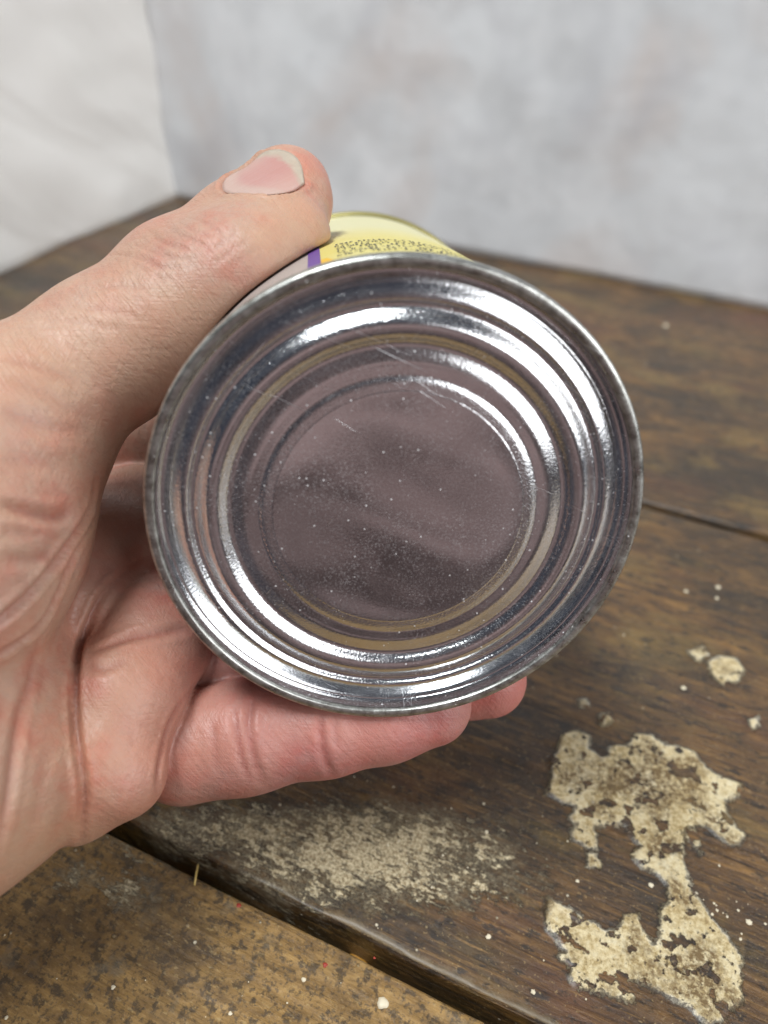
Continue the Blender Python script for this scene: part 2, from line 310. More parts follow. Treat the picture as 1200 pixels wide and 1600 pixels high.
def poly_sd(q, poly):
    a = poly; b = np.roll(poly, -1, 0); best = np.full(len(q), 1e9); inside = np.zeros(len(q), bool)
    for p0, p1 in zip(a, b):
        e = p1-p0; t_ = np.clip(((q-p0)@e)/max(e@e, 1e-9), 0, 1); best = np.minimum(best, ((q-p0-t_[:, None]*e)**2).sum(1))
        cond = (p0[1] > q[:, 1]) != (p1[1] > q[:, 1])
        with np.errstate(divide='ignore', invalid='ignore'):
            inside ^= cond & (q[:, 0] < e[0]*(q[:, 1]-p0[1])/(e[1] if e[1] else 1e-9)+p0[0])
    d = np.sqrt(best); return np.where(inside, d, -d)
DUST = [((575,1335),(255,95),0.88),((390,1300),(230,48),0.75),((700,1375),(170,60),0.62),((330,1330),(160,40),0.5),((470,1350),(90,60),0.35),((640,1270),(120,60),0.25),((330,1290),(120,50),0.38),((250,1260),(60,50),0.35),((200,1395),(70,45),0.55),((130,1370),(60,40),0.5),
        ((1100,1330),(90,60),0.18),((900,1180),(60,50),0.3)]
def vnoise(p, seed):
    r = np.random.default_rng(seed); t_ = r.random((64, 64)); i = np.floor(p).astype(int); f_ = p-i; f_ = f_*f_*(3-2*f_)
    A = lambda dx, dy: t_[(i[:, 0]+dx) % 64, (i[:, 1]+dy) % 64]
    return (A(0,0)*(1-f_[:,0])+A(1,0)*f_[:,0])*(1-f_[:,1])+(A(0,1)*(1-f_[:,0])+A(1,1)*f_[:,0])*f_[:,1]
def plank(x0, x1, y0, y1, fx0, fx1, step, mat, thick=26, round_=2.2, seed=1, label=None):
    """a board; its top is a fine grid between fx0 and fx1, coarser outside"""
    xs = np.unique(np.round(np.concatenate([np.arange(x0, fx0, 12), np.arange(fx0, fx1, step), np.arange(fx1, x1, 12), [x1]]), 4))
    e = np.array([0, 0.3, 0.8, 1.5, 2.4, 3.6]); ys = np.unique(np.round(np.concatenate([y0+e, np.arange(y0+4.4, y1-4, step), y1-e]), 4))
    gx, gy = np.meshgrid(xs, ys, indexing='ij'); q = np.c_[gx.ravel(), gy.ravel()]
    de = np.minimum(q[:, 1]-y0, y1-q[:, 1]); wob = (vnoise(np.c_[q[:, 0]/9, q[:, 1]*0+seed], seed)-0.5)*0.8 + (vnoise(np.c_[q[:, 0]/2.6, q[:, 1]*0+seed], seed+9)-0.5)*0.5
    k = np.clip(1-de/np.maximum(0.6, round_+wob), 0, 1); z = -np.maximum(0.6, round_+wob)*(1-np.sqrt(np.clip(1-k*k, 0, 1)))
    z += (vnoise(q/np.array([60, 14.]), seed+1)-0.5)*0.8 + (vnoise(q/np.array([16, 3.]), seed+2)-0.5)*0.25
    yy = q[:, 1] + np.where(q[:, 1]-y0 < 4, 1, np.where(y1-q[:, 1] < 4, 1, 0))*(vnoise(np.c_[q[:, 0]/14, q[:, 1]*0+seed+5], seed+4)-0.5)*0.5
    sd = np.full(len(q), -50.0)
    for poly in POLY:
        lo, hi = poly.min(0)-6, poly.max(0)+6; m = ((q > lo) & (q < hi)).all(1)
        if m.any(): sd[m] = np.maximum(sd[m], poly_sd(q[m], poly))
    z += np.clip(sd+0.25, 0, 0.5)/0.5*0.34 + np.where(sd > -0.6, 0.34*np.exp(-((sd-0.7)/0.6)**2)*np.clip(vnoise(q/np.array([7, 7.]), 55)*2-0.5, 0, 1), 0)
    dust = np.zeros(len(q))
    for (cpx, r_, a_) in DUST:
        cc = on_bench(*cpx); ex = np.linalg.norm(on_bench(cpx[0]+r_[0], cpx[1])-cc); ey = np.linalg.norm(on_bench(cpx[0], cpx[1]+r_[1])-cc)
        dx = on_bench(cpx[0]+r_[0], cpx[1])-cc; dx /= np.linalg.norm(dx); dy = on_bench(cpx[0], cpx[1]+r_[1])-cc; dy /= np.linalg.norm(dy)
        A = np.linalg.solve(np.array([dx*ex, dy*ey]).T, (q-cc).T).T
        dust = np.maximum(dust, a_*np.clip(1.25-np.sqrt((A**2).sum(1)), 0, 1)**0.6)
    nx, ny = len(xs), len(ys); idx = np.arange(nx*ny).reshape(nx, ny)
    fc = np.c_[idx[:-1, :-1].ravel(), idx[1:, :-1].ravel(), idx[1:, 1:].ravel(), idx[:-1, 1:].ravel()]
    v = np.c_[q[:, 0], yy, z]
    ring = np.concatenate([idx[:, 0], idx[-1, 1:], idx[-2::-1, -1], idx[0, -2:0:-1]])
    low = v[ring].copy(); low[:, 2] = -thick; n0 = len(v); v = np.r_[v, low]; m = len(ring); j = np.arange(m)
    side = np.c_[ring, n0+j, n0+(j+1) % m, ring[(j+1) % m]]
    o = mesh_obj('plank', v*MM, np.r_[fc, side], mat, bench)
    fattr(o, 'paint', np.r_[sd, np.full(m, -50)]); fattr(o, 'dust', np.r_[dust, np.zeros(m)])
    ew = np.where((q[:, 1]-y0 > 0.7) & (q[:, 1]-y0 < 8), np.clip(1.3-de/(2.0+1.0*wob), 0, 1), 0)*(seed == 11); fattr(o, 'edge', np.r_[ew, np.full(m, -1.0)])
    if label: o['label'] = label
    return o
g1, g2 = 0.352*H, 1.42*H
plank(-520, 420, -6, g1-0.3, -95, 30, 0.7, M_ochre, seed=3, round_=0.9, label='ochre plank nearest the viewer, mottled with dark spots')
plank(-520, 420, g1+3.6, g2-1.6, -140, 75, 0.55, M_wood, seed=11, round_=1.2, label='dark brown plank with the peeled cream paint')
plank(-520, 420, g2+1.6, 2.95*H, -340, 100, 2.5, M_wood, seed=23, label='dark plank running along the back wall')
for ya, yb, dz in ((g1-3, g1+8, -11), (g2-4, g2+4, -8)):
    n = 120; xs = np.linspace(-520, 420, n); v = []; 
    for x_ in xs: v += [(x_, ya, dz+random.uniform(-.5, .5)), (x_, (ya+yb)/2, dz-0.8+random.uniform(-.5, .5)), (x_, yb, dz+random.uniform(-.5, .5))]
    fc = [(3*i+k, 3*i+3+k, 3*i+4+k, 3*i+1+k) for i in range(n-1) for k in (0, 1)]
    n0 = len(v); v += [(a, b, -20) for a, b, _ in v]
    fc += [tuple(n0+q for q in reversed(f_)) for f_ in list(fc)]
    mesh_obj('gap_filler', np.array(v)*MM, fc, M_gap, bench)

# raised drops of paint on the planks
def blob(bm, c, r, hgt, seed):
    rr = random.Random(seed); n = 14; rings = [(1.0, -0.05), (0.92, 0.45), (0.65, 0.85), (0.3, 1.0)]
    wv = [rr.uniform(0.75, 1.2) for _ in range(n)]; L = []
    for k, (a, b) in enumerate(rings): L.append([bm.verts.new((c[0]+r*a*wv[i]*math.cos(i*2*math.pi/n), c[1]+r*a*wv[i]*math.sin(i*2*math.pi/n), hgt*b+0.05)) for i in range(n)])
    for k in range(3):
        for i in range(n): bm.faces.new((L[k][i], L[k][(i+1) % n], L[k+1][(i+1) % n], L[k+1][i]))
    bm.faces.new(L[3])
def drops(name, pts, mat):
    bm = bmesh.new()
    for i, (px, py, rpx) in enumerate(pts):
        c = on_bench(px, py); r = np.linalg.norm(on_bench(px+rpx, py)-c); blob(bm, c, r, max(0.12, r*0.4), i)
    bmesh.ops.scale(bm, vec=(MM,)*3, verts=bm.verts)
    me = bpy.data.meshes.new(name); bm.to_mesh(me); bm.free(); me.materials.append(mat); me.polygons.foreach_set('use_smooth', [True]*len(me.polygons))
    o = bpy.data.objects.new(name, me); S.collection.objects.link(o); o.parent = bench; o['kind'] = 'stuff'; return o
dp = [(598,1567,9),(177,1543,4),(360,1584,3.5),(10,1590,3),(475,1531,4),(545,1445,6),(308,1391,3),(490,1483,3),(505,1481,3.5),(763,1464,4),(1017,1383,4),(985,1300,3),(1170,1441,5),(833,1550,4),(760,1300,3),(902,1377,3),(1068,1075,4),(1040,509,4),(1122,918,4),(1072,924,3),(1120,935,3)]
rr = random.Random(4)
for _ in range(26): dp.append((rr.uniform(260, 1200), rr.uniform(1230, 1600), rr.uniform(0.7, 1.6)))
for _ in range(40): dp.append((560+rr.gauss(0, 130), 1340+rr.gauss(0, 55), rr.uniform(0.8, 2.2)))
for _ in range(30): dp.append((1110+rr.gauss(0, 45), 1440+rr.gauss(0, 30), rr.uniform(1.0, 2.6)))
for _ in range(14): dp.append((rr.uniform(0, 560), rr.uniform(1430, 1600), rr.uniform(0.8, 1.6)))
def in_gap(px, py): y = on_bench(px, py)[1]; return abs(y-g1) < 5 or abs(y-g2) < 4
drops('paint_drops', [d for d in dp if not in_gap(d[0], d[1])], M_paint)
drops('red_paint_specks', [(373,1415,4),(508,1508,4),(585,1497,2)], M_redp)

# fleck of orange paint down in the joint, and the straw lying across it
def strip(name, pts, r, mat, parent=None):
    v = []; fc = []
    for i, p_ in enumerate(pts):
        for k in range(5): v.append((p_[0]+r*math.cos(k*1.2566), p_[1], p_[2]+r*math.sin(k*1.2566)))
    for i in range(len(pts)-1):
        for k in range(5): fc.append((5*i+k, 5*i+(k+1) % 5, 5*i+5+(k+1) % 5, 5*i+5+k))
    fc += [tuple(range(4, -1, -1)), tuple(range(5*len(pts)-5, 5*len(pts)))]
    return mesh_obj(name, np.array(v)*MM, fc, mat, parent)
c = on_bench(304, 1385); d_ = on_bench(309, 1350)
so = strip('straw', [(c[0], c[1], 0.5), ((c[0]+d_[0])/2, (c[1]+d_[1])/2, 0.3), (d_[0], d_[1], -0.2)], 0.28, M_straw)
tag(so, 'tiny pale straw lying across the open joint between the two near planks', 'straw')
bm = bmesh.new(); c = on_bench(548, 1482); blob(bm, (c[0], g1+2.2), 2.2, 0.5, 3)
for v_ in bm.verts: v_.co.z -= 11; v_.co.x = c[0]+(v_.co.x-c[0])*1.5
bmesh.ops.scale(bm, vec=(MM,)*3, verts=bm.verts); me = bpy.data.meshes.new('orange_paint_fleck'); bm.to_mesh(me); bm.free(); me.materials.append(M_gold)
o = bpy.data.objects.new('orange_paint_fleck', me); S.collection.objects.link(o); o.parent = bench

# ------------------------------------------------------------------ the two walls
def wall(name, p0, p1, thick, height, mat, amp, seed):
    """upright panel from p0 to p1 (mm) with a slightly uneven face; thickness goes to the left of p0->p1"""
    L = math.dist(p0, p1); nx, nz = int(L/6), int(height/6); d = np.array([p1[0]-p0[0], p1[1]-p0[1]])/L; nrm = np.array([-d[1], d[0]])
    s_, z_ = np.meshgrid(np.linspace(0, L, nx), np.linspace(-1.5, height, nz), indexing='ij'); q = np.c_[s_.ravel(), z_.ravel()]
    off = (vnoise(q/np.array([70, 45.]), seed)-0.5)*amp+(vnoise(q @ np.array([[.8, .5], [-.6, .8]])/np.array([28, 16.]), seed+1)-0.5)*amp*0.5
    v = np.c_[np.array(p0)+q[:, :1]*d+off[:, None]*nrm, q[:, 1]]; idx = np.arange(nx*nz).reshape(nx, nz)
    fc = np.c_[idx[:-1, :-1].ravel(), idx[1:, :-1].ravel(), idx[1:, 1:].ravel(), idx[:-1, 1:].ravel()]
    ring = np.concatenate([idx[:, 0], idx[-1, 1:], idx[-2::-1, -1], idx[0, -2:0:-1]]); low = v[ring].copy()
    base = np.array(p0)+(low[:, :2]-np.array(p0))@d[:, None]*d; low[:, :2] = base+nrm*thick
    n0 = len(v); m = len(ring); j = np.arange(m)
    side = np.c_[ring, n0+j, n0+(j+1) % m, ring[(j+1) % m]]
    return mesh_obj(name, np.r_[v, low]*MM, np.r_[fc, side], mat)
cx_, cy_ = -2.10*H, 2.635*H
wb = wall('wall', (cx_-3, cy_), (400, cy_), 14, 420, M_wall, 1.6, 31)
tag(wb, 'pale grey whitewashed wall standing along the back edge of the bench', 'wall')
wl = wall('wall', (cx_, -40), (cx_, cy_+6), 14, 420, M_canvas, 5.0, 41)
tag(wl, 'creamy white crumpled side wall at the left end of the bench', 'wall')

# ------------------------------------------------------------------ the tin
R0 = 38.0; HC = 112.0
C = np.array([2.40, 0.70, 115.46]); a = np.array([-0.0869, -0.4044, 0.9104]); a /= np.linalg.norm(a)
u_ = np.cross(a, [0, -1, 0]); u_ /= np.linalg.norm(u_); 
if u_[0] < 0: u_ = -u_
v_ = np.cross(a, u_); 
if v_[1] < 0: v_ = -v_                        # u right, v down on the tin's base
def canpt(s, perp, th): th = math.radians(th); return C+s*a+perp*(math.cos(th)*u_+math.sin(th)*v_)
axw = M@a; uw = M@u_; vw = M@v_                 # local frame: x = u, y = -v (up), z = out of the base
can = empty('tin_can', tuple(w(C)*MM))
tag(can, 'yellow-labelled tin gripped in the hand, its ringed bare metal base to the front', 'tin can')
Rc = Matrix((tuple(uw), tuple(np.cross(-axw, uw)), tuple(-axw))).transposed(); can.rotation_euler = Rc.to_euler()
YS = np.sign(np.cross(-axw, uw) @ (-vw))
def lathe(name, prof, mat, n=256, grain=None, wob=None, parent=can, dent=None):
    prof = np.array(prof, float); th = np.linspace(0, 2*np.pi, n, endpoint=False); m = len(prof)
    r = np.repeat(prof[:, 0], n); z = -np.repeat(prof[:, 1], n); tt = np.tile(th, m)
    if dent is not None: z = z+dent(r, tt)
    if wob is not None: r = r+wob(r, tt)
    v = np.c_[r*np.cos(tt), r*np.sin(tt), z]; i, j = np.meshgrid(np.arange(m-1), np.arange(n), indexing='ij'); i = i.ravel(); j = j.ravel()
    fc = np.c_[i*n+j, (i+1)*n+j, (i+1)*n+(j+1) % n, i*n+(j+1) % n]
    fc = [tuple(int(q) for q in f_) for f_ in fc]
    if prof[-1, 0] < 1: fc.append(tuple(range(m*n-1, (m-1)*n-1, -1)))
    o = mesh_obj(name, v*MM, fc, mat, parent)
    fattr(o, 'grain', np.repeat(np.zeros(m) if grain is None else grain, n)); return o
def spline(pts, sub=7):
    p = np.array(pts, float); out = []
    for i in range(len(p)-1):
        p0 = p[max(i-1, 0)]; p1 = p[i]; p2 = p[i+1]; p3 = p[min(i+2, len(p)-1)]
        for k in range(sub):
            t_ = k/sub; out.append(0.5*((2*p1)+(-p0+p2)*t_+(2*p0-5*p1+4*p2-p3)*t_**2+(-p0+3*p1-3*p2+p3)*t_**3))
    out.append(p[-1]); return np.array(out)
base_pts = [(35.86,0.8),(35.78,1.6),(35.7,2.4),(35.5,2.72),(35.1,2.76),(34.5,2.55),(33.6,2.16),(32.7,1.78),(32.1,1.60),(31.75,1.58),(31.5,1.70),(31.25,1.95),(30.95,2.14),(30.55,2.12),(30.0,1.78),(29.3,1.25),(28.7,0.92),(28.2,0.82),
            (27.6,0.83),(27.0,0.97),(26.5,1.26),(26.05,1.64),(25.65,1.88),(25.25,1.93),(24.8,1.84),(24.0,1.62),(23.3,1.46),(22.7,1.40),(22.0,1.39),(21.3,1.38),(20.95,1.31),(20.55,1.16),(20.15,1.07),(19.4,1.00),(18.2,0.92),(16.6,0.86),(14.5,0.83),(11,0.82),(7,0.825),(3.5,0.83),(0.8,0.83)]
bp = spline(base_pts); sl = np.gradient(bp[:, 1])/np.maximum(1e-6, np.hypot(np.gradient(bp[:, 0]), np.gradient(bp[:, 1])))
gr = np.clip(np.abs(sl)*1.8, 0.04, 1.0)*np.where(bp[:, 0] > 34.3, 0.3, 1.0); gr = np.where((bp[:, 0] < 21.2) & (bp[:, 0] > 19), 0.9, gr)
def base_dent(r, t_):
    x_ = r*np.cos(t_); y_ = r*np.sin(t_); q = np.c_[x_/19+7.37, y_/14+11.44]
    return np.clip(1-(r/30)**2, 0, 1)**2*((vnoise(q, 77)-0.5)*0.75) + np.clip(1-(r/21)**2, 0, 1)*0.09*np.cos(2*np.pi*(x_*0.38*1+y_*0.92)/15.5+0.6+0.5*np.sin(x_/9)) + np.where(r < 34, 0.05*(r/34)**2*np.sin(2*t_+1.0), 0)
lathe('base_plate', bp, M_tin, 256, gr, dent=base_dent)
# double seam round the base
seam = [(35.86, 1.6), (35.88, 0.9), (35.95, 0.5), (36.12, 0.22), (36.4, 0.10), (36.8, 0.05), (37.2, 0.10), (37.48, 0.30), (37.62, 0.68), (37.70, 1.3), (37.72, 2.1), (37.62, 2.9), (37.35, 3.3), (36.9, 3.45)]
lathe('base_seam', spline(seam, 4), M_seam, 256, None, wob=lambda r, t_: 0.04*np.sin(3*t_)+0.012*np.sin(17*t_+1))
lathe('body', [(36.9, 3.3), (36.6, 4.2), (36.6, HC-4.2), (36.9, HC-3.3)], M_tin, 192)
top = [(36.9, HC-3.45), (37.5, HC-3.2), (37.75, HC-2.2), (37.7, HC-1.0), (37.1, HC-0.1), (36.4, HC), (35.7, HC-0.6), (35.3, HC-2.5), (34.9, HC-3.9), (34, HC-4.1), (30, HC-3.2), (0.5, HC-3.2)]
g = NT('gold_lacquered_tin'); mm = g.coord((1000, 1000, 1000))
M_lacq = g.set(Base_Color=g.mix(g.noise(mm, 0.5, 4), (0.30, 0.27, 0.10), (0.44, 0.39, 0.17)), Metallic=0.85, Roughness=0.42, Normal=g.bump(g.noise(mm, 1.2, 3), 0.2, 0.0001))
lathe('top_seam', spline(top, 4), M_lacq, 192)
# paper label wrapped round the body
n = 240; th = np.linspace(0, 2*np.pi, n+1); sv = np.linspace(5.2, HC-5.2, 24)
LV = []; LF = []
for rr_ in (36.75,):
    for s_ in sv: LV += [(rr_*math.cos(t_), rr_*math.sin(t_), -s_) for t_ in th]
LF = np.array([(i*(n+1)+j, (i+1)*(n+1)+j, (i+1)*(n+1)+j+1, i*(n+1)+j+1) for i in range(len(sv)-1) for j in range(n)], np.int32)
lab = mesh_obj('label', np.array(LV)*MM, LF, M_label, can)
uvl = lab.data.uv_layers.new(name='UVMap'); vi = np.empty(len(lab.data.loops), np.int32); lab.data.loops.foreach_get('vertex_index', vi)
LVa = np.array(LV); uvv = np.c_[np.tile(th, len(sv))*36.75, -LVa[:, 2]]; uvl.data.foreach_set('uv', uvv[vi].astype(np.float32).ravel())
# printing on the label: angle measured clockwise-from-right as the viewer sees it
def ang(dg): return math.radians(dg)
def patch(pts, r=36.82, nsub=10):
    """quad printed on the label: corners (angle deg, s)"""
    (a0, s0), (a1, s1), (a2, s2), (a3, s3) = pts; vs_ = []
    for i in range(nsub+1):
        t_ = i/nsub; A = a0+(a1-a0)*t_; B = a3+(a2-a3)*t_; sa = s0+(s1-s0)*t_; sb = s3+(s2-s3)*t_
        vs_ += [(r*math.cos(ang(A)), r*math.sin(ang(A)), -sa), (r*math.cos(ang(B)), r*math.sin(ang(B)), -sb)]
    return vs_, [(2*i, 2*i+1, 2*i+3, 2*i+2) for i in range(nsub)]
for nm, pts, mt in (('purple_band', [(112, 5.3), (108.8, 5.3), (108.8, HC-5.3), (112, HC-5.3)], M_purple), ('orange_corner', [(108.75, 5.3), (104.0, 5.3), (107.2, 16), (108.75, 16)], M_orange)):
    pv, pf = patch(pts); mesh_obj(nm, np.array(pv)*MM, pf, mt, lab)
# rows of print too small to read
pv = []; pf = []; tr = random.Random(12)
def stroke(A, s, dA, ds):
    k = len(pv); r = 36.84
    for (aa, ss) in ((A, s), (A+dA, s), (A+dA, s+ds), (A, s+ds)): pv.append((r*math.cos(ang(aa)), r*math.sin(ang(aa)), -ss))
    pf.append((k, k+1, k+2, k+3))
for row in range(7):
    s0 = 14.5+row*2.9; A = 104.5
    while A > 55:
        for _ in range(tr.randint(2, 8)):
            wd = tr.uniform(0.85, 1.3)
            for _k in range(tr.randint(2, 3)):
                if tr.random() < 0.5: stroke(A-tr.uniform(0, wd*0.7), s0+tr.uniform(0, 0.3), 0.36, tr.uniform(0.9, 1.7))
                else: stroke(A-wd*0.8, s0+tr.choice((0, 0.75, 1.4)), wd*0.8, 0.34)
            A -= wd*1.25
        A -= 1.2
tp = mesh_obj('small_print', np.array(pv)*MM, pf, M_ink, lab, smooth=False); tp['kind'] = 'stuff'

# ------------------------------------------------------------------ the hand: smooth union of tapered limbs, meshed with surface nets
prims = []; GK = []                            # (p0, r0, p1, r1, k, group)
def group(k): GK.append(k)
def cap(A, B, k): prims.append((np.array(A[:3], float), A[3], np.array(B[:3], float), B[3], k, len(GK)-1))
def pp(px, py, z, r): return (*P(px, py, z), r)
def chain(pts, k):
    for A, B in zip(pts[:-1], pts[1:]): cap(A, B, k)
cp = lambda s, perp, th, r: (*canpt(s, perp, th), r)
group(0)                                       # forearm, wrist, palm
chain([(-330, 150, 20, 34), (-190, 95, 62, 30), (-128, 62, 92, 27)], 10)
chain([(-128, 52, 96, 25), pp(-130, 1060, 124, 22), pp(0, 960, 142, 14)], 10)
chain([pp(0, 960, 142, 13), pp(110, 860, 160, 12), pp(200, 755, 176, 10.5)], 7)
chain([pp(55, 1060, 134, 11), pp(112, 945, 138, 10.5), pp(172, 862, 146, 11)], 3)
chain([pp(172, 862, 147, 11), pp(215, 800, 162, 10)], 4)
group(2.2)                                     # thumb and the ball of the thumb
chain([pp(-150, 830, 116, 21), pp(25, 662, 124, 14.2), pp(154, 547, 131, 10.7), pp(278, 443, 137, 10.2)], 5)
chain([pp(278, 443, 137, 10.2), pp(383, 365, 143, 9.2), pp(444, 315, 145, 8.2)], 4)
cap(pp(451, 297, 146, 7.4), pp(456, 310, 144, 6.7), 4)
chain([pp(205, 560, 128, 8.2), pp(290, 497, 130, 8.3), pp(380, 434, 131, 8.6), pp(449, 378, 136, 7.4)], 9)
chain([pp(20, 690, 124, 13), pp(-38, 830, 121, 14.5), pp(-110, 920, 116, 18)], 6)
chain([pp(-150, 830, 116, 20), (-128, 40, 104, 22), (-160, 76, 78, 27)], 14)
group(2.5)                                     # heel of the hand
chain([pp(15, 1205, 121, 12.3), pp(8, 1090, 125, 12.0), pp(-10, 1000, 129, 11)], 4)
chain([pp(10, 1205, 121, 12.3), pp(-75, 1230, 117, 17), pp(-260, 1180, 108, 21)], 5)
chain([pp(-260, 1180, 108, 20), (-112, 55, 98, 23), (-160, 80, 77, 28)], 14)
group(1.0)                                     # pads at the finger roots
chain([pp(160, 1184, 125, 9.4), pp(187, 1090, 129.5, 10.2), pp(232, 1003, 139, 10.6)], 2)
cap(pp(160, 1185, 125, 9), pp(192, 1212, 124, 6.7), 3)
cap(pp(120, 1243, 124.5, 7.6), pp(140, 1190, 127, 7.5), 3)
cap(pp(232, 1003, 139, 10.6), pp(255, 920, 158, 10.5), 3)
def finger(pts, k=1.2, inner=3.0):
    group(k)
    for A, B in zip(pts[:-1], pts[1:]): cap(A, B, inner)
finger([pp(290, 1166, 139, 10.2), pp(385, 1150, 139, 9.7), pp(510, 1131, 140, 8.9), pp(600, 1115, 141, 8.4), pp(672, 1101, 142, 7.6)], 0.5)
finger([pp(270, 1010, 150, 10), cp(24, 52, 128, 9.4), cp(24, 48, 96, 8.9), cp(22, 47.5, 80, 8.3), pp(762, 1061, 152, 7.6)], 0.8)
finger([pp(235, 910, 162, 10.5), cp(42, 53, 150, 9.8), cp(44, 49, 112, 9.2), cp(44, 46.5, 84, 8.6), cp(43, 45, 58, 7.8)], 1.0)
finger([pp(205, 780, 176, 10.5), cp(62, 53, 172, 9.8), cp(65, 49, 128, 9.2), cp(65, 46.5, 92, 8.5), cp(63, 45, 64, 7.7)], 1.0)
PA = np.array([p[0] for p in prims]); PB = np.array([p[2] for p in prims]); RA = np.array([p[1] for p in prims]); RB = np.array([p[3] for p in prims]); KK = np.array([p[4] for p in prims]); GG = np.array([p[5] for p in prims])
def one(q, i):
    e = PB[i]-PA[i]; t_ = np.clip((q-PA[i])@e/(e@e), 0, 1)
    return np.linalg.norm(q-PA[i]-t_[:, None]*e, axis=1)-(RA[i]+(RB[i]-RA[i])*t_)
def can_sd(q):
    d = q-C; s_ = d@a; r = np.linalg.norm(d-s_[:, None]*a, axis=1)
    rr_ = np.where((s_ < 4.2) | (s_ > HC-4.2), 37.85, 36.95)
    x_ = r-rr_; y_ = np.abs(s_-HC/2)-HC/2-0.1
    return np.minimum(np.maximum(x_, y_), 0)+np.hypot(np.maximum(x_, 0), np.maximum(y_, 0))
def smin(d, x_, k):
    h = np.maximum(k-np.abs(d-x_), 0)/k; return np.minimum(d, x_)-h*h*k*0.25
def hand_sd(q, ids=None):
    parts = {}
    for i in (range(len(prims)) if ids is None else ids):
        x_ = one(q, i); g_ = GG[i]; parts[g_] = x_ if g_ not in parts else smin(parts[g_], x_, KK[i])
    d = None
    for g_ in sorted(parts): d = parts[g_] if d is None else smin(d, parts[g_], GK[g_])
    c_ = -can_sd(q)+0.06; k = 1.2; h = np.maximum(k-np.abs(d-c_), 0)/k
    return np.maximum(d, c_)+h*h*k*0.25
VX = 0.55; BN = 14; BS = VX*BN
lo = np.minimum(PA, PB).min(0)-40; hi = np.maximum(PA, PB).max(0)+40; lo[0] = max(lo[0], -300)
nb_ = np.ceil((hi-lo)/BS).astype(int)
bc = np.stack(np.meshgrid(*[np.arange(k) for k in nb_], indexing='ij'), -1).reshape(-1, 3); cen = lo+(bc+0.5)*BS
D = np.array([one(cen, i) for i in range(len(prims))]); rad = BS*0.87
dm = D.min(0); act = np.where(np.abs(dm-1.0) < rad+4.5)[0]
act = act[np.abs(hand_sd(cen[act])) < rad*1.15+0.8]
gi = np.stack(np.meshgrid(*[np.arange(BN+1)]*3, indexing='ij'), -1).reshape(-1, 3)
keys_v = []; pos_v = []; quads = []
BIG = 4096
def key(ix): return (ix[:, 0].astype(np.int64)*BIG+ix[:, 1])*BIG+ix[:, 2]
corner = np.array([(i, j, k) for i in (0, 1) for j in (0, 1) for k in (0, 1)])
edges = [(p, q) for p in range(8) for q in range(p+1, 8) if np.abs(corner[p]-corner[q]).sum() == 1]
for b in act:
    g0 = bc[b]*BN; q = lo+(g0+gi)*VX
    ids = [i for i in range(len(prims)) if D[i, b] < dm[b]+2*rad+KK[i]+2]
    f_ = hand_sd(q, ids).reshape(BN+1, BN+1, BN+1)
    if f_.min() > 0 or f_.max() < 0: continue
    cv = np.stack([f_[c[0]:BN+c[0], c[1]:BN+c[1], c[2]:BN+c[2]] for c in corner], -1); sg = cv < 0
    mixd = sg.any(-1) & ~sg.all(-1); ci = np.argwhere(mixd); cc = cv[mixd]; sc = sg[mixd]
    acc = np.zeros((len(ci), 3)); cnt = np.zeros(len(ci))
    for p, q2 in edges:
        x_ = sc[:, p] != sc[:, q2]; t_ = cc[:, p]/np.where(x_, cc[:, p]-cc[:, q2], 1); pt = corner[p]+t_[:, None]*(corner[q2]-corner[p])
        acc += np.where(x_[:, None], pt, 0); cnt += x_
    keys_v.append(key(ci+g0)); pos_v.append(lo+(ci+g0+acc/cnt[:, None])*VX)
    for ax in range(3):
        n0_ = f_ < 0; sl0 = [slice(0, BN)]*3; s1_ = [slice(0, BN)]*3; s1_[ax] = slice(1, BN+1)
        A0 = n0_[tuple(sl0)]; A1 = n0_[tuple(s1_)]; ei = np.argwhere(A0 != A1); flip = A0[A0 != A1]
        e1 = np.eye(3, dtype=int)[(ax+1) % 3]; e2 = np.eye(3, dtype=int)[(ax+2) % 3]; gidx = ei+g0
        ks = [key(gidx-e1-e2), key(gidx-e2), key(gidx), key(gidx-e1)]
        qd = np.stack(ks, 1); qd[~flip] = qd[~flip][:, ::-1]; quads.append(qd)
kv = np.concatenate(keys_v); pv_ = np.concatenate(pos_v); kv, ui = np.unique(kv, return_index=True); pv_ = pv_[ui]
qd = np.concatenate(quads); qi = np.searchsorted(kv, qd); qi = np.clip(qi, 0, len(kv)-1); ok = (kv[qi] == qd).all(1); qi = qi[ok]
# relax
ed = np.concatenate([qi[:, [0, 1]], qi[:, [1, 2]], qi[:, [2, 3]], qi[:, [3, 0]]]); ed = np.r_[ed, ed[:, ::-1]]
deg = np.bincount(ed[:, 0], minlength=len(pv_)).astype(float); deg[deg == 0] = 1
def relax(p, lam):
    s_ = np.stack([np.bincount(ed[:, 0], weights=p[ed[:, 1], k], minlength=len(p)) for k in range(3)], 1)/deg[:, None]
    return p+lam*(s_-p)
for _ in range(4): pv_ = relax(pv_, 0.55); pv_ = relax(pv_, -0.57)
print('hand verts', len(pv_), 'quads', len(qi), 'in', round(time.time()-T0, 1), 's')
def normals(p, f_):
    n_ = np.cross(p[f_[:, 2]]-p[f_[:, 0]], p[f_[:, 3]]-p[f_[:, 1]]); N = np.stack([np.bincount(f_.ravel(), weights=np.repeat(n_[:, k], 4), minlength=len(p)) for k in range(3)], 1)
    return N/np.maximum(np.linalg.norm(N, axis=1), 1e-9)[:, None]
NV = normals(pv_, qi)
vol = np.einsum('ij,ij->i', pv_[qi[:, 0]]-pv_.mean(0), np.cross(pv_[qi[:, 1]]-pv_.mean(0), pv_[qi[:, 2]]-pv_.mean(0))).sum()
if vol < 0: qi = qi[:, ::-1]; NV = -NV
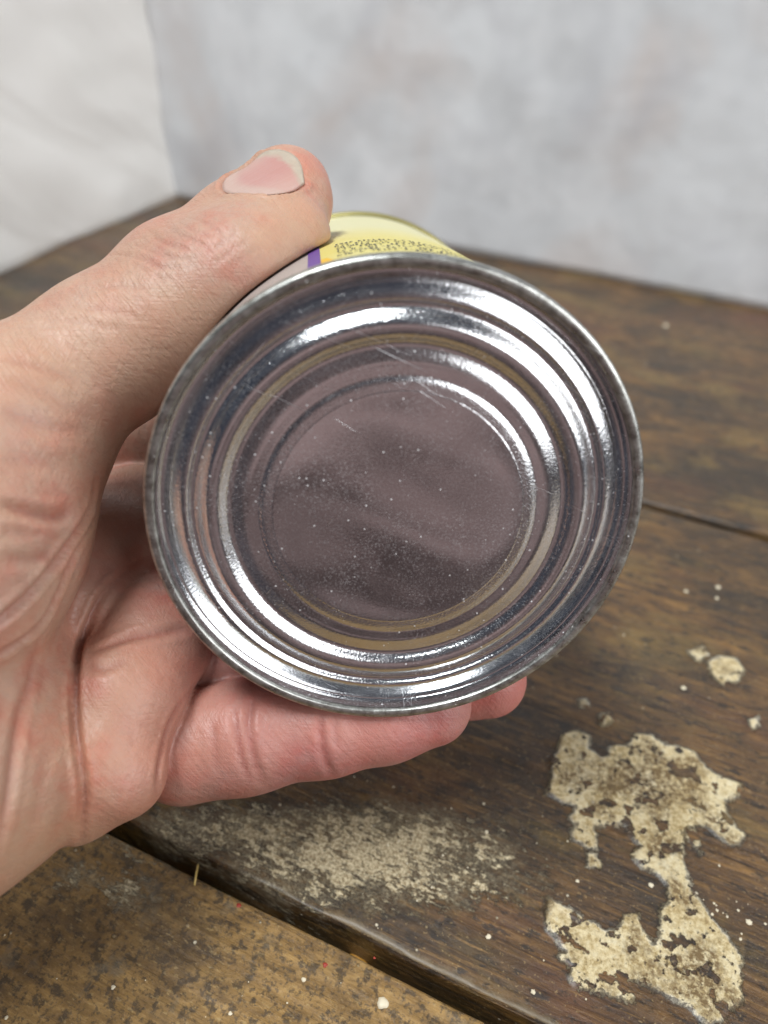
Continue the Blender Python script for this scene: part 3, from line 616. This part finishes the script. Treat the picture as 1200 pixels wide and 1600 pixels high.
# creases: traced where the eye sees them, found on the skin, pressed in
bvh = BVHTree.FromPolygons([tuple(p) for p in pv_], [tuple(f_) for f_ in qi.tolist()])
CR = [([(150,745),(140,800),(100,862),(50,925),(0,970),(-40,1000)],1.1,0.8),
 ([(165,785),(120,860),(90,930),(65,975),(30,1005),(0,1022),(-40,1045)],0.8,0.8),([(65,975),(55,1020),(45,1070),(30,1120),(20,1180),(12,1240),(0,1300),(-10,1350)],0.4,0.9),
 ([(236,876),(190,900),(160,930),(138,975),(122,1020),(117,1070),(117,1120),(122,1165),(130,1220),(132,1260),(128,1300),(125,1335)],1.2,0.7),
 ([(140,1020),(200,997),(250,990),(297,983)],0.6,0.9),([(130,1035),(160,1045),(200,1030)],0.3,1.0),
 ([(305,1068),(275,1110),(258,1150),(248,1200),(243,1258)],0.5,0.7),
 ([(395,1085),(388,1130),(395,1180),(412,1228)],0.75,0.8),([(365,1105),(372,1150),(380,1190),(394,1226)],0.55,0.8),([(332,1122),(334,1160),(340,1205)],0.25,0.8),([(500,1115),(505,1173),(520,1215)],0.55,0.8),([(520,1120),(528,1170)],0.25,0.8),
 ([(168,398),(190,397),(222,405),(250,418),(282,420)],0.30,0.45),([(232,354),(245,372),(268,383),(300,391)],0.36,0.45),([(255,345),(276,364),(306,376),(327,396)],0.28,0.42),([(298,338),(325,350),(345,370),(346,392)],0.22,0.42),([(205,380),(238,393),(270,402),(306,404)],0.26,0.42),([(200,412),(235,424),(264,442)],0.20,0.45),
 ([(218,366),(240,383),(262,393)],0.18,0.35),([(276,340),(300,360),(330,372)],0.16,0.35),([(186,390),(212,396),(246,409)],0.15,0.35),([(248,362),(275,374),(300,381)],0.14,0.3),([(320,400),(350,378),(372,360)],0.12,0.4),([(330,415),(365,390),(392,372)],0.12,0.4),([(345,428),(380,402),(410,385)],0.10,0.4),
 ([(150,450),(190,448),(240,452)],0.16,0.7),([(120,480),(180,486),(230,500)],0.12,0.7),([(90,500),(150,508),(205,520)],0.12,0.7),
 ([(0,590),(60,612),(110,640),(165,655)],0.22,1.6),([(0,640),(70,665),(150,672)],0.28,1.7),([(0,560),(60,575),(130,600)],0.22,1.2),([(0,785),(40,800),(90,808),(112,795)],0.8,1.0),([(0,872),(60,872),(85,860)],0.35,1.2),([(0,715),(60,722),(120,728)],0.2,1.8),([(0,830),(50,838)],0.2,1.2),
 ([(80,1150),(70,1200),(60,1260),(40,1330)],0.16,1.8),([(100,1200),(95,1270),(80,1320)],0.12,1.5),
 
 ([(20,1000),(60,1040),(62,1085)],0.2,1.5),([(150,880),(120,930),(108,980)],0.35,1.6),([(175,880),(150,915)],0.25,1.2)]
rj = random.Random(5)
for _ in range(60):                            # fine lines over the thumb's back and the palm
    x0, y0 = rj.uniform(5, 260), rj.uniform(400, 680); L = rj.uniform(15, 55); an = rj.gauss(0.25, 0.35)
    CR.append(([(x0+L*k/4*math.cos(an)+rj.uniform(-3, 3), y0+L*k/4*math.sin(an)+rj.uniform(-3, 3)) for k in range(5)], rj.uniform(0.03, 0.08), rj.uniform(0.3, 0.5)))
for _ in range(40):
    x0, y0 = rj.uniform(10, 230), rj.uniform(880, 1260); L = rj.uniform(20, 60); an = rj.gauss(1.5, 0.35)
    CR.append(([(x0+L*k/4*math.cos(an)+rj.uniform(-3, 3), y0+L*k/4*math.sin(an)+rj.uniform(-3, 3)) for k in range(5)], rj.uniform(0.03, 0.08), rj.uniform(0.3, 0.6)))
disp = np.zeros(len(pv_)); cre = np.zeros(len(pv_))
kd = KDTree(len(pv_))
for i, p in enumerate(pv_): kd.insert(p, i)
kd.balance()
for pts, dep, wd in CR:
    pts = np.array(pts, float); sm = spline(pts, 10) if len(pts) > 2 else np.array([pts[0]+(pts[1]-pts[0])*t_ for t_ in np.linspace(0, 1, 12)])
    loc = {}; n = len(sm)
    for i, (x_, y_) in enumerate(sm):
        d = P(x_, y_, 1.0); hit = bvh.ray_cast(Vector((0, 0, 0)), Vector(d/np.linalg.norm(d)))
        if hit[0] is None: continue
        env = min(1.0, 4*min(i+0.6, n-i-0.4)/n)
        for (_, vi_, dist) in kd.find_range(hit[0], wd*2.6):
            val = dep*env*(math.exp(-(dist/wd)**2*1.6)-0.28*math.exp(-((dist-1.9*wd)/(0.7*wd))**2))
            if vi_ not in loc or dist < loc[vi_][1]: loc[vi_] = (val, dist, env)
    for vi_, (val, dist, env) in loc.items(): disp[vi_] = max(disp[vi_], val) if val > 0 and disp[vi_] > 0 else disp[vi_]+val; cre[vi_] = max(cre[vi_], env*min(1, dep/0.5)*math.exp(-(dist/(wd*0.7))**2))
# ------------------------------------------------------------------ thumbnail, laid on the thumb's skin
tA = P(300, 425, 138); tB = P(458, 305, 145); tx = (tB-tA)/np.linalg.norm(tB-tA)
nm_hit = bvh.ray_cast(Vector((0, 0, 0)), Vector(P(410, 292, 1)).normalized())
def axis_at(s): return tB+tx*s
hitp = np.array(nm_hit[0]); rad0 = hitp-axis_at((hitp-tB)@tx); rad0 /= np.linalg.norm(rad0); side = np.cross(tx, rad0)
if side[1] < 0: side = -side                   # towards the tin
NROT = math.radians(-21)
def nail_dir(phi): return math.cos(phi)*rad0+math.sin(phi)*side
nl, nw = 22, 26; s_a, s_b = -13.6, 1.7
grid = np.zeros((nl, nw, 3)); gt = np.zeros((nl, nw)); gu = np.zeros((nl, nw))
for i in range(nl):
    for j in range(nw):
        t_ = i/(nl-1); u2 = j/(nw-1)*2-1
        sA = s_a+3.4*u2*u2; sB = s_b-3.4*u2*u2; s_ = sA+(sB-sA)*t_
        half = math.radians(40*(0.80+0.20*math.sin(min(1.0, t_*1.5)*math.pi/2))); phi = NROT+u2*half
        o_ = axis_at(s_)+nail_dir(phi)*25; h_ = bvh.ray_cast(Vector(o_), Vector(-nail_dir(phi)))
        p = np.array(h_[0]) if h_[0] is not None else axis_at(s_)+nail_dir(phi)*8.5
        grid[i, j] = p; gt[i, j] = t_; gu[i, j] = u2
# the plate follows one smooth curve, a little flatter than the finger end and free of it at the tip
for _ in range(30):
    gsm = grid.copy(); gsm[1:-1, 1:-1] = 0.25*(grid[:-2, 1:-1]+grid[2:, 1:-1]+grid[1:-1, :-2]+grid[1:-1, 2:]); grid = gsm
up = np.zeros_like(grid)
for i in range(nl):
    for j in range(nw):
        u2 = gu[i, j]; up[i, j] = nail_dir(NROT+u2*math.radians(46))*(-0.03+0.17*(1-u2**4)*(0.10+0.90*min(1, gt[i, j]*3)))
topg = grid+up; botg = topg-np.array([[nail_dir(NROT+gu[i, j]*0.8)*0.42 for j in range(nw)] for i in range(nl)])
# the fold of skin round the nail
border = [topg[i, 0] for i in range(nl)]+[topg[0, j] for j in range(nw)]+[topg[i, -1] for i in range(nl)]
for b_ in border:
    for (_, vi_, dist) in kd.find_range(Vector(b_), 2.2):
        cre[vi_] = max(cre[vi_], 0.5*math.exp(-(dist/0.35)**2))
inner = topg[2:-2, 2:-2].reshape(-1, 3)
bump_ = np.zeros(len(pv_)); bed = np.zeros(len(pv_))
for b_ in border:
    for (_, vi_, dist) in kd.find_range(Vector(b_), 2.4): bump_[vi_] = max(bump_[vi_], 0.50*math.exp(-((dist-0.8)/0.6)**2))
for b_ in topg[:, :].reshape(-1, 3):
    for (_, vi_, dist) in kd.find_range(Vector(b_), 0.75): bed[vi_] = 1
disp = np.where(bed > 0, np.maximum(disp, 0.25), disp-bump_)
q_ = pv_ - NV*disp[:, None]
for _ in range(1): q_ = relax(q_, 0.25)
q_ = np.where((can_sd(q_) < 0.03)[:, None], pv_, q_)
hand = mesh_obj('hand', w(q_)*MM, qi, M_skin)
tag(hand, "bare left hand with thumb on top, curling its fingers round the tin from the left", 'hand')
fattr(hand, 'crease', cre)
# skin tones by region; palm zones also carry its shade in their colour
def zone(c_, r): return np.exp(-((pv_-c_)**2).sum(1)/r**2)
tone = np.tile(np.array([0.43, 0.270, 0.200]), (len(pv_), 1))
for c_, r, col in ((P(200, 1130, 132), 16, (0.385, 0.165, 0.130)), (P(240, 1000, 143), 15, (0.30, 0.140, 0.122)), (P(190, 860, 155), 20, (0.28, 0.145, 0.120)), (P(420, 1150, 138), 22, (0.375, 0.180, 0.155)), (P(620, 1120, 141), 18, (0.43, 0.180, 0.165)),
                   (P(790, 1080, 152), 14, (0.48, 0.185, 0.170)), (P(100, 930, 142), 14, (0.34, 0.190, 0.150)), (P(40, 1200, 122), 16, (0.385, 0.235, 0.150)), (P(490, 280, 145), 6, (0.45, 0.225, 0.175)), (P(270, 390, 138), 10, (0.43, 0.235, 0.180)), (P(60, 780, 126), 12, (0.42, 0.240, 0.180)), (P(185, 1200, 125), 6, (0.42, 0.150, 0.115))):
    z_ = np.clip(zone(c_, r)*1.15, 0, 1)[:, None]; tone = tone*(1-z_)+np.array(col)*z_
cattr(hand, 'tone', tone)
ca, sa = math.cos(math.radians(-32)), math.sin(math.radians(-32))
at = hand.data.attributes.new('skin_axes', 'FLOAT_VECTOR', 'POINT'); at.data.foreach_set('vector', np.c_[pv_[:, 0]*ca+pv_[:, 1]*sa, -pv_[:, 0]*sa+pv_[:, 1]*ca, pv_[:, 2]].astype(np.float32).ravel())
fattr(hand, 'dorsal', np.clip(zone(P(230, 440, 142), 22)+zone(P(60, 580, 132), 22)+zone(P(400, 340, 150), 12), 0, 1))
tv = np.r_[topg.reshape(-1, 3), botg.reshape(-1, 3)]; n1_ = nl*nw; idx = np.arange(n1_).reshape(nl, nw)
nf = [(idx[i, j], idx[i+1, j], idx[i+1, j+1], idx[i, j+1]) for i in range(nl-1) for j in range(nw-1)]
ff = nf+[tuple(n1_+q for q in reversed(f_)) for f_ in nf]
ring = list(idx[:, 0])+list(idx[-1, 1:])+list(idx[-2::-1, -1])+list(idx[0, -2:0:-1])
ff += [(ring[k], n1_+ring[k], n1_+ring[(k+1) % len(ring)], ring[(k+1) % len(ring)]) for k in range(len(ring))]
nail = mesh_obj('thumbnail', w(tv)*MM, [tuple(int(x) for x in f_) for f_ in ff], M_nail, hand)
bm = bmesh.new(); bm.from_mesh(nail.data); bmesh.ops.recalc_face_normals(bm, faces=bm.faces); bm.to_mesh(nail.data); bm.free()
fattr(nail, 'nt', np.r_[gt.ravel(), gt.ravel()]); fattr(nail, 'nu', np.r_[gu.ravel(), gu.ravel()])
# added dark cloth hiding the forearm's end, unseen; it darkens the tin's reflections
sl_ax = [np.array(p, float) for p in ((-168, 84, 72), (-190, 95, 62), (-250, 120, 43), (-330, 150, 20), (-420, 186, -4))]; sl_r = [33.5, 35, 37.5, 40, 42]
tck = np.linspace(0, 4, 70); V = []; NS = 64
for pas in (0, 1):
    for t_ in (tck if pas == 0 else tck[::-1]):
        i = min(3, int(t_)); f_ = t_-i; c_ = sl_ax[i]*(1-f_)+sl_ax[i+1]*f_; rr_ = sl_r[i]*(1-f_)+sl_r[i+1]*f_-1.6*pas
        d = sl_ax[4]-sl_ax[0]; d /= np.linalg.norm(d); e1 = np.cross(d, [0, 0, 1]); e1 /= np.linalg.norm(e1); e2 = np.cross(d, e1)
        for k in range(NS):
            th_ = 2*math.pi*k/NS; fold = 0.9*math.sin(t_*9+2.2*math.sin(th_)+math.sin(2*th_))+0.5*math.sin(t_*23+3*math.sin(th_+1))
            V.append(c_+(rr_+fold*min(1, t_*3))*(math.cos(th_)*e1+math.sin(th_)*e2))
nr = len(V)//NS; FC = [(i*NS+k, i*NS+(k+1) % NS, ((i+1) % nr)*NS+(k+1) % NS, ((i+1) % nr)*NS+k) for i in range(nr) for k in range(NS)]
g = NT('dark_knit'); mm = g.coord((1000, 1000, 1000))
M_knit = g.set(Base_Color=g.mix(g.noise(mm, 0.4, 4), (0.020, 0.022, 0.034), (0.040, 0.043, 0.060)), Roughness=0.9, Normal=g.bump(g.voro(mm, 0.7)['Distance'], 0.6, 0.0006))
mesh_obj('added_sleeve', w(np.array(V))*MM, FC, M_knit, hand)
print('script', round(time.time()-T0, 1), 's')
